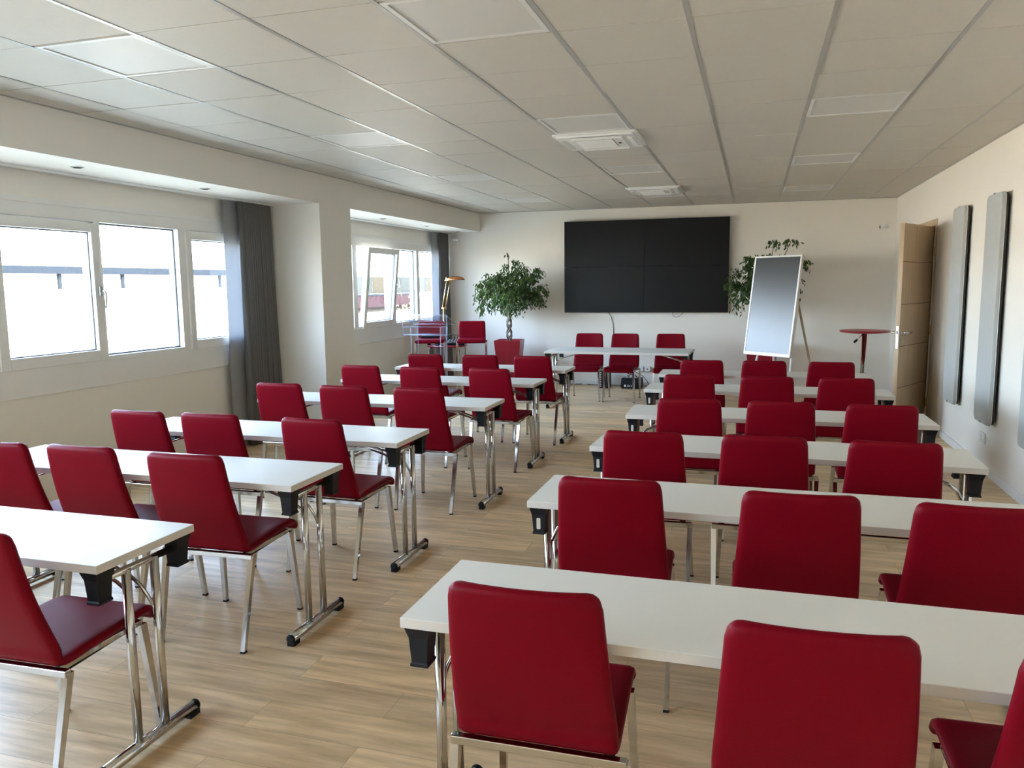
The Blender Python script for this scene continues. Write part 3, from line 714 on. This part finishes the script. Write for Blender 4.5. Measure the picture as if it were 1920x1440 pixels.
b = new(); tube(b, [(-.20, .13, 1.35), (.28, .13, 1.35)], .012, 8); tube(b, [(-.20, .03, .75), (.30, .03, .72)], .012, 8); tube(b, [(-.20, .03, .75), (-.20, .14, 1.36)], .012, 8); tube(b, [(.29, .03, .72), (.28, .14, 1.36)], .012, 8); obj('stand_frame', b, 'white', t)
b = new(); tube(b, [(0, .05, .70), (.0, .06, .40), (.01, .10, .02)], .005, 6); obj('cable', b, 'white', t)

# ------------------------------------------------------------------ high round table by the door
t = thing('bar_table', 'high round red table on a chrome column near the door', 'table', (1.37, 10.95, 0))
b = new(); lathe(b, [(.02, .925), (.20, .927), (.29, .938), (.302, .950), (.300, .958), (.285, .962), (.02, .962)], 48); obj('table_top', b, 'red_gloss', t)
b = new(); lathe(b, [(.033, .02), (.033, .62), (.030, .62), (.030, .925)], 24); obj('column', b, 'chrome', t)
b = new(); lathe(b, [(.037, .40), (.037, .412)], 24); obj('collar', b, 'black', t)
b = new(); lathe(b, [(.21, 0), (.21, .008), (.19, .02), (.05, .035), (.035, .06)], 40); obj('base', b, 'chrome', t)
b = new(); tube(b, [(-.02, -.02, .915), (-.10, -.03, .83)], .005, 8); lv = obj('lever', b, 'chrome', t)
b = new(); tube(b, [(-.085, -.03, .846), (-.105, -.03, .825), (-.125, -.03, .803)], [.010, .017, .013], 10); obj('grip', b, 'black', lv)

# ------------------------------------------------------------------ bar stools, low table with mixer, lectern, lamp
def make_stool(label, loc, rz):
    t = thing('bar_stool', label, 'bar stool', loc, rz, 'red bar stools by the corner')
    p = [(-.205, 1.07), (-.205, 1.066), (-.204, 1.058), (-.202, 1.045)]
    for k in range(1, 8): u = k/7; p.append((-.202+.035*u, 1.045-.19*u))
    p += [(-.160, .835), (-.148, .822), (-.128, .815), (-.10, .813)]; spl = len(p)-3
    for k in range(1, 6): p.append((-.10+.25*k/5, .813+.004*k/5))
    p += [(.168, .814), (.184, .806), (.194, .794), (.198, .780), (.199, .772)]
    bb, sb = shell(p, lambda s: .195+.012*s, T=.038, jsplit=spl, round_a=.03)
    obj('backrest', bb, 'red', t); obj('seat', sb, 'red', t)
    b = new(); box(b, -.225, .225, -.155, -.133, .772, .792, .003); 
    for s in (-1, 1): box(b, s*.18-.01, s*.18+.01, -.15, .17, .774, .793, .002)
    box(b, -.19, .19, .15, .17, .774, .793, .002); obj('seat_frame', b, 'chrome', t)
    for s in (-1, 1):
        for yb, yt in ((-.21, -.145), (.21, .16)):
            b = new(); bar(b, (s*.215, yb, 0), (s*.205, yt, .785), .02, .024); obj('leg', b, 'chrome', t)
    b = new(); box(b, -.21, .21, .185, .205, .26, .28, .003)
    obj('footrest', b, 'chrome', t)
    return t
make_stool('red bar stool seen through the clear lectern, dark box on its seat', (-4.45, 10.46, 0), math.radians(198))
make_stool('red bar stool standing between the lectern and the braided tree', (-3.87, 10.60, 0), math.radians(198))
b = new(); box(b, -.13, .13, -.05, .05, .834, .872, .012)
o = tag(obj('pencil_case', b, 'black'), 'long black case lying on the bar stool behind the lectern', 'case'); o.location = (-4.47, 10.50, 0); o.rotation_euler = (0, 0, math.radians(18))
t = thing('side_table', 'low round red table with chrome legs between the bar stools', 'table', (-4.46, 11.12, 0))
b = new(); lathe(b, [(.02, .662), (.28, .664), (.305, .672), (.31, .680), (.305, .688), (.02, .690)], 40); obj('table_top', b, 'red_gloss', t)
for k in range(4):
    a = k*PI/2+.95; c_, s_ = math.cos(a), math.sin(a)
    b = new(); tube(b, [(c_*.20, s_*.20, .658), (c_*.31, s_*.31, .655), (c_*.33, s_*.33, .63), (c_*.33, s_*.33, .0)], .009, 8); obj('leg', b, 'chrome', t)
t = thing('audio_mixer', 'small black audio mixer with cables on the low red table', 'mixer', (-4.31, 11.12, .691), .2)
b = new(); prism(b, [(-.12, 0), (.12, 0), (.12, .075), (-.12, .035)], -.14, .14, 'X'); obj('console', b, 'black', t)
b = new()
for i in range(6):
    for j in range(3): 
        y = -.08+j*.07; z = .035+(y+.12)/.24*.04; lathe(b, [(.008, 0), (.007, .012), (.001, .012)], 8, (-.11+i*.044, y, z))
obj('knobs', b, 'ext_wall', t)
for k in range(5):
    b = new(); x = -.10+k*.05; tube(b, [(x, .10, .07), (x+.005, .11, .12), (x+.03, .11, .155), (x+.055, .12, .13), (x+.06, .15, .03)], .004, 6); obj('cable', b, 'black', t)
t = thing('microphone_receiver', 'flat black receiver lying on the low red table', 'receiver', (-4.64, 11.06, .69), .1)
b = new(); box(b, -.10, .10, -.06, .06, 0, .035, .004); obj('case', b, 'black', t)
b = new(); box(b, -.04, .02, -.062, -.059, .01, .025); obj('display', b, 'cream', t)
t = thing('headphones', 'black headphones lying beside the receiver on the low red table', 'headphones', (-4.49, 10.93, .69))
b = new(); tube(b, [(-.05+.0, 0, .012), (-.045, .05, .012), (0, .075, .012), (.045, .05, .012), (.05, 0, .012)], .006, 8); obj('headband', b, 'black', t)
for s in (-1, 1):
    b = new(); lathe(b, [(.03, 0), (.034, .008), (.03, .022), (.01, .024)], 16, (s*.05, -.01, 0)); obj('ear_cup', b, 'black', t)

t = thing('lectern', 'clear acrylic lectern standing in front of the bar stool', 'lectern', (-4.245, 9.80, 0))
def acr(nm, *q, T=None, par=None, bev=.0):
    b = new(); box(b, *q, bev=bev, T=T); o = obj(nm, b, 'acrylic', par or t)
    # bright polished rims
    xs, ys, zs = q[0:2], q[2:4], q[4:6]; b = new(); r = .0028
    dims = sorted([(xs[1]-xs[0], 0), (ys[1]-ys[0], 1), (zs[1]-zs[0], 2)]); thin = dims[0][1]; ax = [i for i in range(3) if i != thin]
    L_ = (xs, ys, zs); mid = sum(L_[thin])/2; P4 = []
    for a, c in ((0, 0), (1, 0), (1, 1), (0, 1)):
        v = [0, 0, 0]; v[thin] = mid; v[ax[0]] = L_[ax[0]][a]; v[ax[1]] = L_[ax[1]][c]; P4.append(Vector(v) if T is None else T @ Vector(v))
    for i in range(4): tube(b, [P4[i], P4[(i+1) % 4]], r, 6)
    obj('polished_edge', b, 'acrylic_edge', o)
for s in (-1, 1): acr('side_post', s*.215-.006, s*.215+.006, .01, .24, .012, 1.035)
acr('front_panel', -.335, .315, 0, .010, 1.035, 1.20)
acr('shelf_front', -.325, .318, 0, .010, .925, 1.035)
acr('shelf', -.325, .318, .010, .25, .925, .935)
Tm = Matrix.Translation((-.01, .0, 1.19)) @ Matrix.Rotation(-.38, 4, 'X')
acr('reading_board', -.325, .325, .0, .36, -.005, .005, T=Tm)
acr('base', -.30, .30, -.02, .27, 0, .012)

t = thing('brass_lamp', 'brass floor lamp with angled double arm and amber shade by the curtain', 'lamp', (-4.64, 11.45, 0))
b = new(); lathe(b, [(.11, 0), (.11, .012), (.10, .022), (.02, .03)], 32); obj('base', b, 'brass', t)
b = new(); tube(b, [(0, 0, .02), (0, 0, 1.225)], .011, 12); obj('pole', b, 'brass', t)
b = new(); tube(b, [(-.03, 0, 1.235), (.045, 0, 1.235)], .014, 12); obj('joint', b, 'brass', t)
for d in (-.02, .035):
    b = new(); tube(b, [(d, 0, 1.235), (d+.085, 0, 1.665)], .008, 10); obj('arm', b, 'brass', t)
b = new(); tube(b, [(.035, 0, 1.668), (.15, 0, 1.662)], .010, 10); tube(b, [(.062, 0, 1.66), (.062, 0, 1.715)], .014, 12); obj('shade_holder', b, 'brass', t)
b = new()
N_ = 28; rings = []
for k in range(9):
    a = k/8*PI/2; rings.append([b.verts.new((.21+.15*math.cos(a)*math.cos(q*2*PI/N_), .10*math.cos(a)*math.sin(q*2*PI/N_), 1.668+.062*math.sin(a))) for q in range(N_)])
for r0, r1 in zip(rings, rings[1:]):
    for q in range(N_): b.faces.new((r0[q], r0[(q+1) % N_], r1[(q+1) % N_], r1[q])).smooth = True
bmesh.ops.remove_doubles(b, verts=b.verts[:], dist=1e-5)
o = obj('lamp_shade', b, 'copper', t); mo = o.modifiers.new('thick', 'SOLIDIFY'); mo.thickness = .003

# ------------------------------------------------------------------ grey panels on the right wall
pl = [('grey upright board on the wall with rounded corners, the one beside the open door', 8.10, 8.53), ('grey upright board on the wall, middle of three, above the wall socket', 6.96, 7.38), ('grey upright board on the wall cut off by the photo edge, farthest from the door', 5.80, 6.22)]
for lab, y0, y1 in pl:
    t = thing('acoustic_board', lab, 'wall board', (XR, (y0+y1)/2, 1.35), 0, 'grey upright boards on the wall'); t['kind'] = 'thing'
    w_ = (y1-y0)/2; hz = .915
    b = new(); prism(b, rounded(-w_, w_, -hz, hz, .05), -.070, -.042, 'X'); o = obj('panel_face', b, 'panel', t)
    mo = o.modifiers.new('bev', 'BEVEL'); mo.width = .004; mo.segments = 2; mo.limit_method = 'ANGLE'
    b = new(); prism(b, rounded(-w_-.003, w_+.003, -hz-.003, hz+.003, .052), -.046, -.040, 'X'); obj('metal_rim', b, 'alu', t)
    b = new(); prism(b, rounded(-w_+.004, w_-.004, -hz+.004, hz-.004, .05), -.040, -.022, 'X'); obj('back_shell', b, 'panel_side', t)
    for s in (-1, 1):
        b = new(); box(b, -.075, -.0015, -.02, .02, s*(hz-.004)-.004, s*(hz-.004)+.012, .003); obj('clip', b, 'alu', t)

# ------------------------------------------------------------------ door
b = new()
for q in ((XR-.012, XR+.17, DY0-.07, DY0, 0, DZ+.07), (XR-.012, XR+.17, DY1, DY1+.07, 0, DZ+.07), (XR-.012, XR+.17, DY0, DY1, DZ, DZ+.07)): box(b, *q, bev=.003)
dr = struct('door_1', b, 'door'); 
# leaf, hinged at the near jamb and swung back into the room
hx, hy = XR-.018, DY0-.012; ang = math.atan2(-.79, -.42)
T = Matrix.Translation((hx, hy, 0)) @ Matrix.Rotation(ang, 4, 'Z')
DL = .895
b = new(); box(b, .012, DL, -.045, 0, .012, DZ-.015, .002, T=T)
lf = obj('door_leaf', b, 'door', dr)
b = new()
for z in (.49, .92, 1.35, 1.78): box(b, .03, DL-.01, -.0005, .0012, z-.003, z+.003, T=T)
M['groove'] = mat('door_groove', (0.12, 0.07, 0.035), 0.7)
obj('groove', b, 'groove', lf)
for s in (-1, 1):
    y = .0 if s > 0 else -.045
    b = new(); c = T @ Vector((DL-.06, y, 1.06)); n3 = (T.to_3x3() @ Vector((0, s, 0))); d3 = (T.to_3x3() @ Vector((-1, 0, 0)))
    tube(b, [c, c+n3*.010], .026, 18); tube(b, [c, c+n3*.050, c+n3*.055+d3*.012, c+n3*.055+d3*.125], .010, 12)
    hd = obj('handle', b, 'alu', lf)
    c2 = T @ Vector((DL-.06, y, .97)); b = new(); tube(b, [c2, c2+n3*.009], .024, 18); 
    if s > 0: tube(b, [c2+n3*.009, c2+n3*.035], .005, 8)
    obj('keyhole', b, 'alu', lf)
b = new(); box(b, DL-.0005, DL+.0015, -.033, -.012, .90, 1.13, T=T); lp = obj('lock_plate', b, 'alu', lf)
b = new(); box(b, DL, DL+.003, -.029, -.017, 1.05, 1.08, T=T); obj('latch', b, 'black', lp)
for z in (.25, 1.05, 1.9):
    b = new(); tube(b, [(hx, hy-.01, z-.05), (hx, hy-.01, z+.05)], .009, 10); obj('hinge', b, 'brass', dr)

# ------------------------------------------------------------------ outside
GZ = -.46
b = new(); box(b, -160, XO, -60, 160, GZ-.3, GZ); struct('ground', b, 'paving')
b = new(); box(b, XO-.001, 3.6, YN-.4, YB+.4, GZ-.3, -.12); box(b, XO, 8.0, YN-.4, YB+.4, H+.4, 4.9); struct('roof_shade_block', b, 'ext_wall')  # unseen upper block, height added to shade the ground outside the windows
def ext_box(name, mat_, par, *q):
    b = new(); box(b, *q); return obj(name, b, mat_, par)
t = thing('warehouse', 'long white building with a dark eave seen through the long window', 'building', (-25, 10, GZ)); 
ext_box('wall', 'ext_wall', t, -10, 0, -40, 33, 0, 2.62); ext_box('eave', 'ext_eave', t, -10.3, .25, -40.3, 33.3, 2.62, 2.9)
for k in range(9):
    y = 4+k*3.1; ext_box('downpipe', 'ext_eave', t, .02, .12, y, y+.12, 2.05, 2.62)
t = thing('office_building', 'low office with glazed band over a dark red fascia beyond the tilted window', 'building', (-25, 44, GZ))
ext_box('wall', 'ext_wall', t, -10, 0, 0, 40, 0, 4.2)
for k in range(12):
    ext_box('window', 'ext_yellow' if k in (2, 6, 9) else 'ext_glassband', t, .0, .05, .3+k*2.3, 2.5+k*2.3, 1.5, 2.66)
ext_box('fascia', 'ext_red', t, .0, .35, 0, 11.3, .60, 1.36); ext_box('gutter', 'ext_eave', t, .0, .38, 0, 11.3, 1.36, 1.46)
ext_box('slats', 'ext_slat', t, .0, .1, 0, 11.3, .25, .60)
for nm, x, y, s, lab in (('shrub', -9.5, 21.8, .8, 'sunlit yellow-green shrub outside the far window'), ('tree', -39, 14, 2.3, 'pale leafy tree rising above the white building outside'), ('tree', -40, 28, 2.0, 'pale bare tree beyond the white building, nearer the pillar')):
    t = thing(nm, lab, 'plant', (x, y, GZ)); b = new(); top = 1.3 if nm == 'shrub' else 6.0
    tube(b, [(0, 0, 0), (.05, 0, top*.5), (0, .05, top*.9)], [s*.06, s*.05, s*.02], 6); obj('trunk', b, 'bark', t)
    b = new(); q = random.Random(int(x*-3))
    for k in range(700 if nm == 'shrub' else 500):
        v = Vector((q.gauss(0, .4), q.gauss(0, .4), q.gauss(0, .35)))*s+Vector((0, 0, top*.85)); L = .09 if nm == 'shrub' else .16
        d = Vector((q.uniform(-1, 1), q.uniform(-1, 1), q.uniform(-1, 1))).normalized(); e = d.orthogonal().normalized()
        f = [b.verts.new(v), b.verts.new(v+d*L*.5+e*L*.25), b.verts.new(v+d*L), b.verts.new(v+d*L*.5-e*L*.25)]; b.faces.new(f)
    obj('foliage', b, 'lawn', t)
